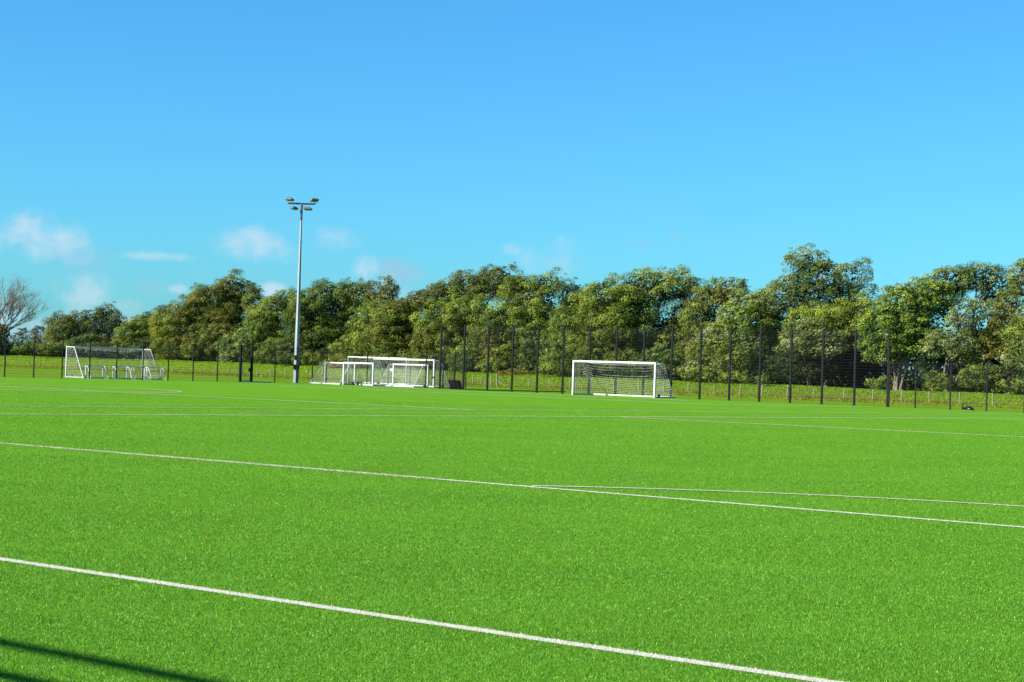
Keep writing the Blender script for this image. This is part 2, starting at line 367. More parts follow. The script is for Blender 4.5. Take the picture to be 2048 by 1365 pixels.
# ------------------------------------------------------------------ steel mesh fences
def mesh_panel(bay, H, z0=.06):
    m = MB(); X = Vector((1, 0, 0)); Yv = Vector((0, 1, 0)); Z = Vector((0, 0, 1))
    z = z0
    while z <= H-.02:
        m.quad_box((bay/2, 0, z), X, Yv, Z, bay/2, .009, .0045); z += .2
    x = .05
    while x < bay-.02:
        m.quad_box((x, 0, (H+z0)/2), X, Yv, Z, .0018, .0018, (H-z0)/2); x += .05
    return m
def post_mb(H, w=.07, d=.07):
    m = MB(); m.box((0, 0, H/2), (w, d, H)); m.box((0, 0, H+.012), (w+.008, d+.008, .024)); m.box((0, 0, .006), (w+.10, d+.10, .012))
    for k in range(int(H/.6)): m.box((0, -d/2-.012, .35+k*.6), (w*.8, .024, .05))
    return m
def fence(pts, H, name, label, cat, group, w=.07, skip=()):
    root = empty(name, (pts[0][0], pts[0][1], 0)); tag(root, label, cat, group)
    pm = None; panels = {}
    for i, p in enumerate(pts):
        d = np.array(pts[min(i+1, len(pts)-1)])-np.array(pts[max(0, i-1)]); ang = math.atan2(d[1], d[0])
        if pm is None: o = post_mb(H, w, w).build('post', M['black'], root); pm = o.data
        else: o = bpy.data.objects.new('post', pm); COL.objects.link(o); o.parent = root
        o.location = (p[0]-pts[0][0], p[1]-pts[0][1], 0); o.rotation_euler = (0, 0, ang)
        if i+1 < len(pts) and i not in skip:
            q = pts[i+1]; dd_ = np.array(q)-np.array(p); L = float(np.hypot(*dd_)); key = round(L, 1)
            if key not in panels: o2 = mesh_panel(key, H).build('mesh_panel', M['black'], root); panels[key] = o2.data
            else: o2 = bpy.data.objects.new('mesh_panel', panels[key]); COL.objects.link(o2); o2.parent = root
            # panel clipped to the camera side of the posts
            nrm = np.array([-dd_[1], dd_[0]])/L*(w/2+.02)
            if nrm @ np.array(p) > 0: nrm = -nrm
            o2.location = (p[0]-pts[0][0]+nrm[0], p[1]-pts[0][1]+nrm[1], 0); o2.rotation_euler = (0, 0, math.atan2(dd_[1], dd_[0])); o2.scale = (L/key, 1, 1)
    return root
def low_at(x):   # point on the far low fence line in image column x
    s = (x-1024)/FPX; t_ = (s*LF0[1]-LF0[0])/(LFD[0]-s*LFD[1]); return tuple(LF0+LFD*t_)
lp = [tuple(LF0+LFD*2.5*k) for k in range(-5, 9)]+[low_at(482.8)]
fence(lp, 3.0, 'mesh_fence', 'low black mesh fence left of the gate, before the far-left goal', 'fence', 'black steel mesh fences', .07)
fence([low_at(x) for x in (505.5, 552, 596.5, 627, 655, 695.5, 736.5, 779, 822.6, 867, 912)], 3.0, 'mesh_fence', 'low black mesh fence from the gate past the mast, behind the stored goals', 'fence', 'black steel mesh fences', .07)
fence([ab(104.15-2.5*k, 112.63) for k in range(17)] and [ab(104.15-2.5*k, 112.63)[:2] for k in range(17)], 5.05, 'mesh_fence', 'tall black mesh fence behind the right-hand goal', 'fence', 'black steel mesh fences', .118)
fence([ab(a_at(x, 112.63), 112.63)[:2] for x in (1781, 1833.7, 1903.5, 1976.3, 2052, 2132, 2216)], 3.0, 'mesh_fence', 'low black mesh fence at the far right, stepping down from the tall one', 'fence', 'black steel mesh fences', .07)
fence([ab(105.7, 112.63)[:2], ab(106.6, 115.65)[:2], ab(107.5, 118.0)[:2], ab(108.3, 120.3)[:2]], 3.0, 'mesh_fence', 'short low black fence beside the stored goals, running back from the tall fence', 'fence', 'black steel mesh fences', .07)

# gate
g0, g1 = np.array(low_at(482.8)), np.array(low_at(505.5)); gd = g1-g0; gL = float(np.hypot(*gd)); gang = math.atan2(gd[1], gd[0])
gate = empty('gate', (*g0, 0), gang); tag(gate, 'narrow black gate with thick posts and a lock box, left of the floodlight mast', 'gate')
for x in (0, gL):
    m = MB(); m.box((x, 0, 1.52), (.16, .16, 3.04)); m.box((x, 0, 3.05), (.18, .18, .03)); m.box((x, -.09, .4), (.1, .04, .12)); m.box((x, -.09, 1.7), (.1, .04, .12)); m.build('gate_post', M['black'], gate)
MB().bar((.081, 0, 2.02), (gL-.081, 0, 2.02), .07).build('transom', M['black'], gate)
leafm = MB()
for z in (.12, 1.90): leafm.bar((.13, 0, z), (gL-.13, 0, z), .05)
for x in (.13, gL-.13): leafm.bar((x, 0, .10), (x, 0, 1.92), .05)
z = .3
while z < 1.85: leafm.bar((.15, 0, z), (gL-.15, 0, z), .012); z += .2
x = .2
while x < gL-.15: leafm.bar((x, 0, .14), (x, 0, 1.88), .006); x += .05
lf = leafm.build('gate_leaf', M['black'], gate)
m = MB(); m.box((gL-.22, -.03, 1.0), (.2, .10, .30)); m.bar((gL-.42, -.10, 1.04), (gL-.24, -.10, 1.04), .03); m.bar((gL-.42, -.10, .86), (gL-.42, -.10, 1.04), .03); m.build('lock', M['black'], lf)
up = MB(); z = 2.15
while z < 3.0: up.bar((.09, 0, z), (gL-.09, 0, z), .012); z += .2
x = .13
while x < gL-.1: up.bar((x, 0, 2.06), (x, 0, 2.98), .006); x += .05
up.build('mesh_panel', M['black'], gate)
MB().box((gL/2, 0, .03), (gL-.16, .12, .05)).build('threshold', M['black'], gate)
# blue mat
p0, p1 = gpt(499, 765.2), gpt(536, 766.2)
c = np.array(low_at(518)); c = c*(1-.004)
mb = MB()
for k in range(9): mb.box((-.95+k*.24, 0, .035), (.225, .9, .07))
mb.box((0, -.33, .02), (2.15, .05, .04)); mb.box((0, .33, .02), (2.15, .05, .04))
bm_ = mb.build('door_mat', M['blue']); bm_.location = (c[0], c[1], 0.0); bm_.rotation_euler = (0, 0, .35); tag(bm_, 'flat blue mat on the turf edge at the foot of the gate', 'mat')

# ------------------------------------------------------------------ floodlight mast
def mast():
    D = 163.5; base = pt(591.5, 766, D); X, Y = base[0], base[1]
    H = 15.15
    root = empty('floodlight_mast', (X, Y, 0)); tag(root, 'tall pale steel floodlight mast with four lamps on a crossarm', 'floodlight')
    n = 8
    MB().tube([(0, 0, .0), (0, 0, .9), (0, 0, H*.45), (0, 0, H-1.2), (0, 0, H-.05)], [.225, .222, .152, .082, .072], n).build('pole', M['galv'], root)
    MB().box((0, 0, -.02), (.6, .6, .12)).build('base_plate', M['concrete'], root)
    m = MB(); m.box((-.05, -.245, 1.35), (.30, .12, .42)); m.box((-.05, -.32, 1.36), (.20, .03, .06)); m.build('control_box', M['black'], root)
    m = MB(); m.tube([(0, 0, 1.18), (0, 0, 1.5)], .262, 8); m.build('strap', M['black'], root)
    m = MB(); m.box((-.06, -.215, 2.15), (.22, .06, .38)); m.build('access_hatch', M['black'], root)
    MB().tube([(0, 0, H-1.4), (0, 0, H)], [.105, .105], 8).build('pole_cap', M['navy_steel'], root)
    ang = R(-1.0)
    ax = Vector((math.cos(ang), math.sin(ang), 0))
    arm = MB().bar(ax*-1.16+Vector((0, 0, H)), ax*1.16+Vector((0, 0, H)), .13, .13); arm.build('crossarm', M['navy_steel'], root)
    specs = [(-1.03, .36, R(-205)), (1.06, .34, R(-150)), (-.62, -.39, R(-240)), (.55, -.39, R(-190))]
    for sx_, dz, yaw in specs:
        p = ax*sx_+Vector((0, 0, H+dz))
        sgn = 1 if dz > 0 else -1
        lamp = empty('floodlight_head', (0, 0, 0)); bpy.data.objects.remove(lamp)
        # tray-shaped housing, wide lens face tilted down
        def fr(v, y=yaw): 
            q = Matrix.Rotation(y, 3, 'Z') @ Matrix.Rotation(R(14), 3, 'X') @ Vector(v); return q+p
        m = MB(); bot = [(-.31, -.22, -.10), (.31, -.22, -.10), (.31, .22, -.10), (-.31, .22, -.10)]
        mid = [(-.33, -.25, 0), (.33, -.25, 0), (.33, .25, 0), (-.33, .25, 0)]; top = [(-.19, -.12, .12), (.19, -.12, .12), (.19, .12, .12), (-.19, .12, .12)]
        m.v = [tuple(fr(v)) for v in bot+mid+top]
        for l0 in (0, 4): m.f += [(l0+i, l0+(i+1) % 4, l0+4+(i+1) % 4, l0+4+i) for i in range(4)]
        m.f += [(8, 9, 10, 11), (3, 2, 1, 0)]
        hd = m.build('lamp_head', M['lamp_body'], root)
        m = MB(); m.v = [tuple(fr(v)) for v in [(-.27, -.19, -.104), (.27, -.19, -.104), (.27, .19, -.104), (-.27, .19, -.104), (-.25, -.17, -.135), (.25, -.17, -.135), (.25, .17, -.135), (-.25, .17, -.135)]]
        m.f = [(4, 7, 6, 5), (0, 1, 5, 4), (1, 2, 6, 5), (2, 3, 7, 6), (3, 0, 4, 7)]
        m.build('lens', M['glass'], hd)
        m = MB()
        for e in (-.36, .36):
            q = p+ax*e; m.bar((q.x, q.y, q.z-.02), (q.x, q.y, H+sgn*.075), .010)
        m.bar((p.x-.37*ax.x, p.y-.37*ax.y, H+sgn*.076), (p.x+.37*ax.x, p.y+.37*ax.y, H+sgn*.076), .03); m.build('bracket', M['galv'], root)
mast()

# ------------------------------------------------------------------ goals
def grid_net(P, nu, nv, r=.004, frame=True):
    """P(u,v)->Vector; strands as thin 3-sided tubes"""
    m = MB(); su = max(4, nu//3); sv_ = max(4, nv//2)
    for j in range(nv+1): m.tube([P(i/su, j/nv) for i in range(su+1)], r, 3, False)
    for i in range(nu+1): m.tube([P(i/nu, j/sv_) for j in range(sv_+1)], r*.45, 3, False)
    return m
def goal(loc, ang, L, H, dt, db, label, group, bar=.11, stay=.045, back=.10, net=True, wheels=(), netr=.0045, sag=.25, mat='white', stay_mat='white', cell=.13, name='football_goal', netlabel=None, rear_bar=True, top_side=True, post_mat=None):
    """local frame: mouth along +x from 0..L, goal depth towards +y"""
    root = empty(name, (loc[0], loc[1], 0), ang); tag(root, label, 'goal', group)
    W = M[mat]; S = M[stay_mat]; hb = bar/2
    for x in (hb, L-hb):
        m = MB()
        m.box((x, 0, (H-bar)/2), (bar, bar, H-bar)); m.build('post', M[post_mat] if post_mat else W, root, bevel=.012)
    MB().box((L/2, 0, H-hb), (L, bar, bar)).build('crossbar', W, root, bevel=.012)
    for x in (hb, L-hb):
        m = MB()
        if top_side: m.tube([(x, hb, H-stay), (x, dt-.06, H-stay), (x, dt, H-stay-.05)], stay/2, 6)
        m.tube([(x, dt, H-stay-.03), (x, dt+(db-dt)*.5, H*.5), (x, db, back)], stay/2, 6); m.build('stay', S, root)
        MB().box((x, hb+(db-hb)/2, back/2+.01), (back*.8, db-hb, back)).build('side_bar', M['white_worn'] if mat == 'white' else W, root, bevel=.008)
    if rear_bar: MB().box((L/2, db+back/2+.002, back/2+.012), (L-.02, back*1.2, back)).build('rear_bar', W, root, bevel=.01)
    for (wx, wy) in wheels:
        m = MB(); m.tube([(wx-.05, wy, .14), (wx-.045, wy, .14), (wx+.045, wy, .14), (wx+.05, wy, .14)], [.11, .14, .14, .11], 16); wh = m.build('wheel', M['rubber'], root, smooth=False)
        MB().tube([(wx-.056, wy, .14), (wx+.056, wy, .14)], .045, 10).build('hub', M['galv'], wh)
    if net:
        rnd = random.random()*6
        def prof(v):
            if v < .22: k = v/.22; return Vector((0, hb+(dt-hb)*k, H-stay))
            k = (v-.22)/.78; return Vector((0, dt+(db-dt)*k, (H-stay)*(1-k)+back*k))
        def Pb(u, v):
            q = prof(v); s = math.sin(math.pi*u)**.6*math.sin(math.pi*min(1, v*1.05))
            return Vector((hb+(L-2*hb)*u, q.y-.10*s*abs(sag)*2, q.z-sag*s+.02*math.sin(9*u+rnd+5*v)))
        nb = grid_net(Pb, int(L/cell), int((H+dt)/cell), netr)
        for x in (hb, L-hb):
            def Ps(u, v, x=x):
                z = back+(H-stay-back)*v
                yb = db+(dt-db)*v
                return Vector((x+.03*math.sin(3.1*u+rnd)*math.sin(math.pi*v), hb+(yb-hb)*u, z-.09*math.sin(math.pi*u)*math.sin(math.pi*v)))
            s2 = grid_net(Ps, max(3, int(db/cell*.8)), int(H/cell), netr); o = len(nb.v); nb.v += s2.v; nb.f += [tuple(i+o for i in f) for f in s2.f]
        nb.build('net', M['net'], root)
    return root
def goalA(b, a_left, a_right, away=True, **kw):
    """mouth along the touch-line direction; away=True: depth towards larger b"""
    L = abs(a_left-a_right)
    if away: return goal(ab(a_left, b)[:2], ANG_A+math.pi, L, **kw)    # x runs to smaller a (rightwards), y then points to +b
    return goal(ab(a_right, b)[:2], ANG_A, L, **kw)                    # y points to smaller b (towards camera)
G_BIG = 'full-size goals stored round the pitch'
goalA(110.2, a_at(1148.6, 110.2)+.05, a_at(1312.6, 110.2)-.05, H=2.52, dt=1.0, db=2.35, label='full-size white goal with sagging net in front of the tall fence at the right', group=None, bar=.13, wheels=((7.42, .5),), netr=.0062, sag=.34, cell=.19, stay_mat='white_worn')
GS = 'goals parked beside the floodlight mast'
goalA(114.7, 119.4, 115.75, away=False, H=1.86, dt=.6, db=1.65, label='small white goal seen from behind, leftmost of the stored goals', group=GS, bar=.10, netr=.003, sag=.1, wheels=((.2, 1.35),))
goalA(113.15, 115.6, 112.05, H=1.90, dt=.55, db=1.35, label='small white goal facing the pitch, second from the left of the stored goals', group=GS, bar=.12, netr=.003, sag=.1, wheels=((.25, .9), (.75, 1.0)))
goalA(118.0, 117.15, 109.75, H=2.345, dt=.8, db=2.0, label='full-size white goal facing the pitch, the widest and nearest tall one of the stored goals', group=GS, bar=.13, netr=.004, sag=.22, wheels=((.5, .4), (6.6, 1.9)))
g4 = goalA(116.3, 112.9, 108.85, away=False, H=1.90, dt=.57, db=1.6, label='small white goal seen from behind, rightmost and nearest of the stored goals', group=GS, bar=.11, netr=.0042, sag=.12, wheels=((.1, .3),))
MB().box((3.1, 1.15, 1.38), (.34, .02, .20)).build('white_tag', M['white'], g4)
# goals outside the low fence (mouth facing away from the pitch)
def goalB(a, b_left, b_right, **kw):   # mouth along B, depth towards smaller a
    L = b_right-b_left; return goal(ab(a, b_right)[:2], ANG_B+math.pi, L, **kw) 
# frame check: x = -B, y = rot90(x) = ... towards -A
goalA(125.8, 127.95, 120.4, H=2.47, dt=.8, db=2.0, label='full-size white goal outside the low fence, its crossbar rising above the stored goals', group=GS, post_mat='galv', stay_mat='galv', bar=.10, netr=.004, sag=.2)
goalB(123.4, b_at(133.8, 123.4), b_at(288.5, 123.4), H=2.46, dt=.95, db=2.15, label='full-size white goal outside the low fence at the far left', group=None, bar=.095, stay=.085, netr=.0045, sag=.35, wheels=((7.2, .35), (7.2, 1.7)))
GM = 'mini goals in a row inside the far-left goal'
minis = [(173.4, 209.3, 121.25, 'leftmost of the four mini goals, standing clear of the others'), (228.2, 266, 121.15, 'second mini goal from the left, overlapping the third'),
         (255.7, 292.5, 120.85, 'third mini goal from the left, overlapping the second'), (295, 325.5, 121.25, 'rightmost of the four mini goals, by the foot of the far-left goal')]
for x0, x1, a, lb in minis:
    goalB(a, b_at(x0, a), b_at(x1, a), H=1.0, dt=.22, db=.66, label='small white '+lb, group=GM, bar=.07, stay=.06, back=.05, netr=.0024, sag=.05, cell=.12, name='mini_goal', rear_bar=False)

# black leaning boards by the fence corner
for i, (x0, y0, lb) in enumerate([(906, 113.9, 'left of three black boards leaning by the tall fence corner'), (914.5, 113.6, 'middle of three black boards leaning by the tall fence corner'), (923, 113.35, 'right of three black boards leaning by the tall fence corner')]):
    a = a_at(x0+1, y0); bx, by, _ = ab(a, y0)
    m = MB(); m.quad_box((-.09, 0, .37), Vector((1, 0, 0)), Vector((0, 1, 0)), Vector((-.26, .12, .96)).normalized(), .155, .06, .37)
    m.quad_box((-.09, -.09, .37), Vector((1, 0, 0)), Vector((0, 1, 0)), Vector((-.26, .12, .96)).normalized(), .11, .03, .30)
    m.box((.03, .0, .03), (.38, .26, .06))
    o = m.build('leaning_board', M['board']); o.location = (bx, by, 0 if by < 0 else -.0); o.rotation_euler = (0, 0, .1*i); tag(o, lb, 'board', 'black boards by the fence corner')
# dark wheeled trolley lying on the turf edge, far right
a = a_at(1938, 111.6); bx, by, _ = ab(a, 111.6)
tr = empty('trolley', (bx, by, 0), -.02); tag(tr, 'low dark wheeled trolley with two upright pegs lying by the far-right fence', 'trolley')
MB().box((0, 0, .12), (.66, .26, .12)).build('body', M['board'], tr, bevel=.04)
MB().tube([(-.26, 0, .19), (0, 0, .235), (.28, 0, .17)], [.07, .09, .06], 10).build('roll', M['rubber'], tr, smooth=True)
for x in (-.31, -.04): MB().box((x, .0, .22), (.045, .045, .32)).build('peg', M['black'], tr)
MB().tube([(.33, -.12, .10), (.33, .12, .10)], .10, 14).build('wheel', M['rubber'], tr)
MB().box((.06, -.136, .13), (.14, .006, .05)).build('white_tag', M['white'], tr)
# dead leaf on the turf
lx = gpt(414, 1071.5)
m = MB(); m.v = [(-.05, 0, .0), (-.02, .025, .02), (.03, .02, .028), (.055, 0, .012), (.02, -.025, .010), (-.025, -.02, .012), (0, 0, .006)]
m.f = [(0, 1, 6), (1, 2, 6), (2, 3, 6), (3, 4, 6), (4, 5, 6), (5, 0, 6)]
lo = m.build('dead_leaf', M['leaf_brown']); lo.location = (lx[0], lx[1], .010); lo.scale = (.62, .62, .8); tag(lo, 'single dead brown leaf lying on the foreground turf', 'leaf')

# unseen added frame, behind-left of camera; its two top rails cast the lower-left shadows
sh = Vector((-sun_dir.x, -sun_dir.y)); shl = sh.length/sun_dir.z; sh.normalize()
sa, sb = float(AV@np.array(sh)), float(BV@np.array(sh))
gw = None
def rail_at(h, bs): return bs-sb*h*shl
hb1 = 5.0; b1 = rail_at(hb1, 6.36); hb2 = hb1-.64/(sb*shl)
A0 = 7.5-sa*hb1*shl-1.9; A1 = A0+5.4
gw = empty('shadow_frame', ab(A0, b1)); tag(gw, 'unseen steel frame added so its two top rails cast the lower-left shadows', 'gateway')
gw.rotation_euler = (0, 0, ANG_A)
Lg = A1-A0
for x in (0, Lg): MB().box((x, 0, 2.55), (.09, .09, 5.1)).build('post', M['black'], gw)
for z in (hb1, hb2): MB().tube([(.046, 0, z), (Lg-.046, 0, z)], .051, 12).build('top_rail', M['black'], gw)

# ------------------------------------------------------------------ post and wire stock fence
WP = [-80, -52, -27, -8, 13.3, 36.7, 60, 83, 107, 132, 157, 181, 205, 230, 254, 278.5, 302, 326, 348.6, 377, 404.9, 432.8, 459.6, 487, 516.8, 544.5, 572.9, 598.8, 625, 648, 666.6, 692, 718, 742, 763.6, 785, 810, 836, 847.6, 872, 886, 901.4, 915.8, 930.5, 948, 965.6, 984, 997.5,
      1061, 1101, 1143, 1183, 1230, 1280, 1331, 1380, 1431.5, 1483, 1526, 1577.6, 1631.7, 1691, 1749, 1805.6, 1861.8, 1922.8, 1989, 2055, 2122, 2190]
sfp = []
for x in WP:
    s = (x-1024)/FPX; Y = float(zf(s)); X = s*Y; sfp.append((X, Y, float(ground_z(X, Y))))
sf = empty('stock_fence', sfp[0]); tag(sf, 'long wooden post and wire stock fence across the meadow beyond the pitch', 'fence')
pmesh = []
for k in range(4):
    m = MB(); h = 1.02+.05*k; m.tube([(0, 0, -.2), (.01*k-.01, 0, h-.03), (.01*k-.01, 0, h)], [.07, .062, .05], 7)
    o = m.build('post', M['wood'], sf); pmesh.append(o.data); bpy.data.objects.remove(o)
for i, (X, Y, Z) in enumerate(sfp):
    o = bpy.data.objects.new('post', pmesh[i % 4]); COL.objects.link(o); o.parent = sf
    o.location = (X-sfp[0][0], Y-sfp[0][1], Z-sfp[0][2]); o.rotation_euler = (random.uniform(-.03, .03), random.uniform(-.05, .05), random.uniform(0, 6))
    if abs(WP[i]-997.5) < .1 or abs(WP[i]-648) < .1: o.scale = (1.5, 1.5, 1.15)
for hgt in (.25, .5, .75, .95):
    m = MB(); m.tube([(X-sfp[0][0], Y-sfp[0][1]-.06, Z-sfp[0][2]+hgt) for X, Y, Z in sfp], .006, 3); m.build('wire', M['wire'], sf)
i = WP.index(997.5); P0 = Vector(sfp[i])-Vector(sfp[0]); m = MB(); m.bar(P0+Vector((.05, -.1, .62)), P0+Vector((.95, -.1, .02)), .10); m.build('brace', M['wood_pale'], sf)
i = WP.index(648); P0 = Vector(sfp[i])-Vector(sfp[0]); m = MB(); m.bar(P0+Vector((-.05, -.1, .62)), P0+Vector((-.65, -.1, .02)), .08); m.build('brace', M['wood'], sf)

# small stones in the grass near the mast
for x, y, r_, lb in ((526.5, 747.5, .22, 'pale stone in the meadow between gate and mast'), (541, 733.5, .16, 'small pale stone high on the meadow bank left of the mast'), (617, 741.5, .18, 'pale stone in the meadow just right of the mast')):
    s = (x-1024)/FPX; Y = float(zf(s))+ (0 if y > 745 else 14); X = s*Y; z = float(ground_z(X, Y))
    m = MB(); nn = 7
    pts_ = [(-r_*1.2, 0, .02), (-r_*.6, .02, r_*.3), (r_*.2, -.02, r_*.45), (r_*1.1, 0, .05)]
    m.tube(pts_, [r_*.3, r_*.62, r_*.6, r_*.2], nn); o = m.build('boulder', M['boulder'], smooth=True); o.location = (X, Y, z); tag(o, lb, 'stone')

# ------------------------------------------------------------------ foliage
PAL = dict(dark=[(.030, .052, .008), (.055, .082, .011), (.095, .130, .018)], olive=[(.060, .085, .008), (.105, .140, .013), (.165, .205, .026)],
           lime=[(.085, .120, .010), (.145, .190, .016), (.21, .255, .032)], yellow=[(.14, .15, .010), (.22, .20, .014), (.10, .13, .014)],
           orange=[(.10, .105, .009), (.165, .145, .012), (.075, .098, .011)], brown=[(.085, .085, .012), (.125, .115, .016), (.075, .090, .012)],
           grey=[(.085, .110, .028), (.140, .170, .045), (.22, .25, .085)], deep=[(.012, .024, .005), (.022, .038, .007), (.04, .060, .011)],
           fresh=[(.062, .115, .014), (.105, .165, .022), (.16, .215, .04)], rust=[(.20, .11, .016), (.24, .15, .020), (.13, .11, .016)])
def leaves(lobes, pal, clump=.75, leaf=.24, dens=1.0, wind=.35, gap=.0, fill=1.0, pal2=None, seed=0):
    """lobes: (center(3), radii(3)). Returns quads (n,4,3) and colours."""
    g = np.random.default_rng(seed); P = []; Nn = []; S = []; C = []
    pa = np.array(PAL[pal]); pb = np.array(PAL[pal2]) if pal2 else None
    for li, (c, r) in enumerate(lobes):
        c = np.array(c); r = np.array(r)
        area = 4*np.pi*((r[0]*r[1])**1.6/3+(r[0]*r[2])**1.6/3+(r[1]*r[2])**1.6/3)**(1/1.6)
        nc = max(6, int(area/(clump**2*1.15)*dens))
        d = g.normal(size=(nc, 3)); d /= np.linalg.norm(d, axis=1)[:, None]
        keep = (d[:, 1] < .35) | (g.random(nc) < .45); d = d[keep]
        d = d[d[:, 2] > -.75]
        sc = g.uniform(.74, 1.04, len(d))**1.0
        # ragged outline: a slow bump field over the direction
        sc *= 1+.17*np.sin(d[:, 0]*5+li*1.7+seed)*np.cos(d[:, 2]*6+seed*.7)
        cc = c+d*r*sc[:, None]
        spr = (g.random(len(cc)) < .16) & (d[:, 2] > .1)
        cc[spr] += (d[spr]*np.array([1, 1, 1.])+np.array([.5*wind, 0, .35]))*clump*g.uniform(.25, .7, (spr.sum(), 1))
        ok = g.random(len(cc)) > gap
        for c2, r2 in lobes:
            if c2 is not lobes[li][0]:
                q = ((cc-np.array(c2))/np.array(r2)); ok &= ~((q**2).sum(1) < .45)
        cc = cc[ok]; dd2 = d[ok]; spr = spr[ok]
        for k in range(len(cc)):
            R_ = clump*(g.uniform(.3, .5) if spr[k] else g.uniform(.55, 1.25)); m = int(44*(R_/.75)**2*(.24/leaf)**1.8*.95)+4
            e = g.normal(size=(m, 3)); e /= np.linalg.norm(e, axis=1)[:, None]
            e = e+dd2[k]*.45+np.array([0, 0, .35]); e /= np.linalg.norm(e, axis=1)[:, None]
            rad = R_*g.uniform(.45, 1.05, m)**.6
            pos = cc[k]+e*rad[:, None]*np.array([1, 1, .78])
            pos[:, 0] += wind*R_*g.random(m)**2; 
            P.append(pos); Nn.append(e+g.normal(size=(m, 3))*.36); S.append(leaf*g.uniform(.6, 1.35, m))
            pal_k = pa
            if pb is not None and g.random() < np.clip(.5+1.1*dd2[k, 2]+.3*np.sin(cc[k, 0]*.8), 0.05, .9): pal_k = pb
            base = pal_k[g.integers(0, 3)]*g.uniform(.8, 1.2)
            C.append(base*g.uniform(.84, 1.18, (m, 1))*(1+g.normal(0, .06, (m, 3))))
        # interior leaves stop light; their darkest tones paint shade into the crown core
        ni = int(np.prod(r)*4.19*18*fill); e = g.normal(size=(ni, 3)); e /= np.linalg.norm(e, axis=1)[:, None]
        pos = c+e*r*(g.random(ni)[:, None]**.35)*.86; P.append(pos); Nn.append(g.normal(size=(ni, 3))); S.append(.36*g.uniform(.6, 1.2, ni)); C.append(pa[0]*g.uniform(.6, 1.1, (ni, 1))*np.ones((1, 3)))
    P = np.concatenate(P); Nn = np.concatenate(Nn); S = np.concatenate(S); C = np.clip(np.concatenate(C), .004, .6)
    Nn /= np.linalg.norm(Nn, axis=1)[:, None]
    t1 = np.cross(Nn, g.normal(size=P.shape)+np.array([wind*3, 0, wind*1.5])); t1 /= np.linalg.norm(t1, axis=1)[:, None]
    t2 = np.cross(Nn, t1)
    h = S[:, None]/2
    q = np.stack([P-t2*h*1.25, P+t1*h*.62-t2*h*.1, P+t2*h*1.25, P-t1*h*.62-t2*h*.1], 1)
    return q, C
def limbs(root_name, base, lobes, r0, parent, mat='bark', multi=1, seed=0):
    g = random.Random(seed); m = MB(); b0 = Vector(base)
    cs = [Vector(c) for c, r in lobes]; cen = sum(cs, Vector())/len(cs)
    for k in range(multi):
        off = Vector((g.uniform(-.5, .5)*(multi > 1), g.uniform(-.3, .3)*(multi > 1), 0)); bb = b0+off
        fork = bb.lerp(cen, .35)+Vector((off.x*1.5+g.uniform(-.3, .3), 0, 0)); rr = r0*(1 if multi == 1 else .55)
        m.tube([bb+Vector((0, 0, -.3)), bb+Vector((0, 0, .15)), bb.lerp(fork, .5)+Vector((g.uniform(-.15, .15), 0, 0)), fork], [rr*1.35, rr, rr*.82, rr*.7], 8)
        for (c, r) in lobes:
            c = Vector(c); mid = fork.lerp(c, .5)+Vector((g.uniform(-.4, .4), g.uniform(-.3, .3), g.uniform(0, .4)))
            m.tube([fork, mid, c], [rr*.6, rr*.38, rr*.15], 6)
            for j in range(5):
                e = c+Vector((g.uniform(-1, 1)*r[0], g.uniform(-1, 1)*r[1], g.uniform(-.3, 1)*r[2]))*.75
                m.tube([mid.lerp(c, g.uniform(.2, 1)), mid.lerp(e, .6)+Vector((0, 0, .1)), e], [rr*.22, rr*.13, .02], 4)
    return m.build(root_name, M[mat], parent)
TI = 0
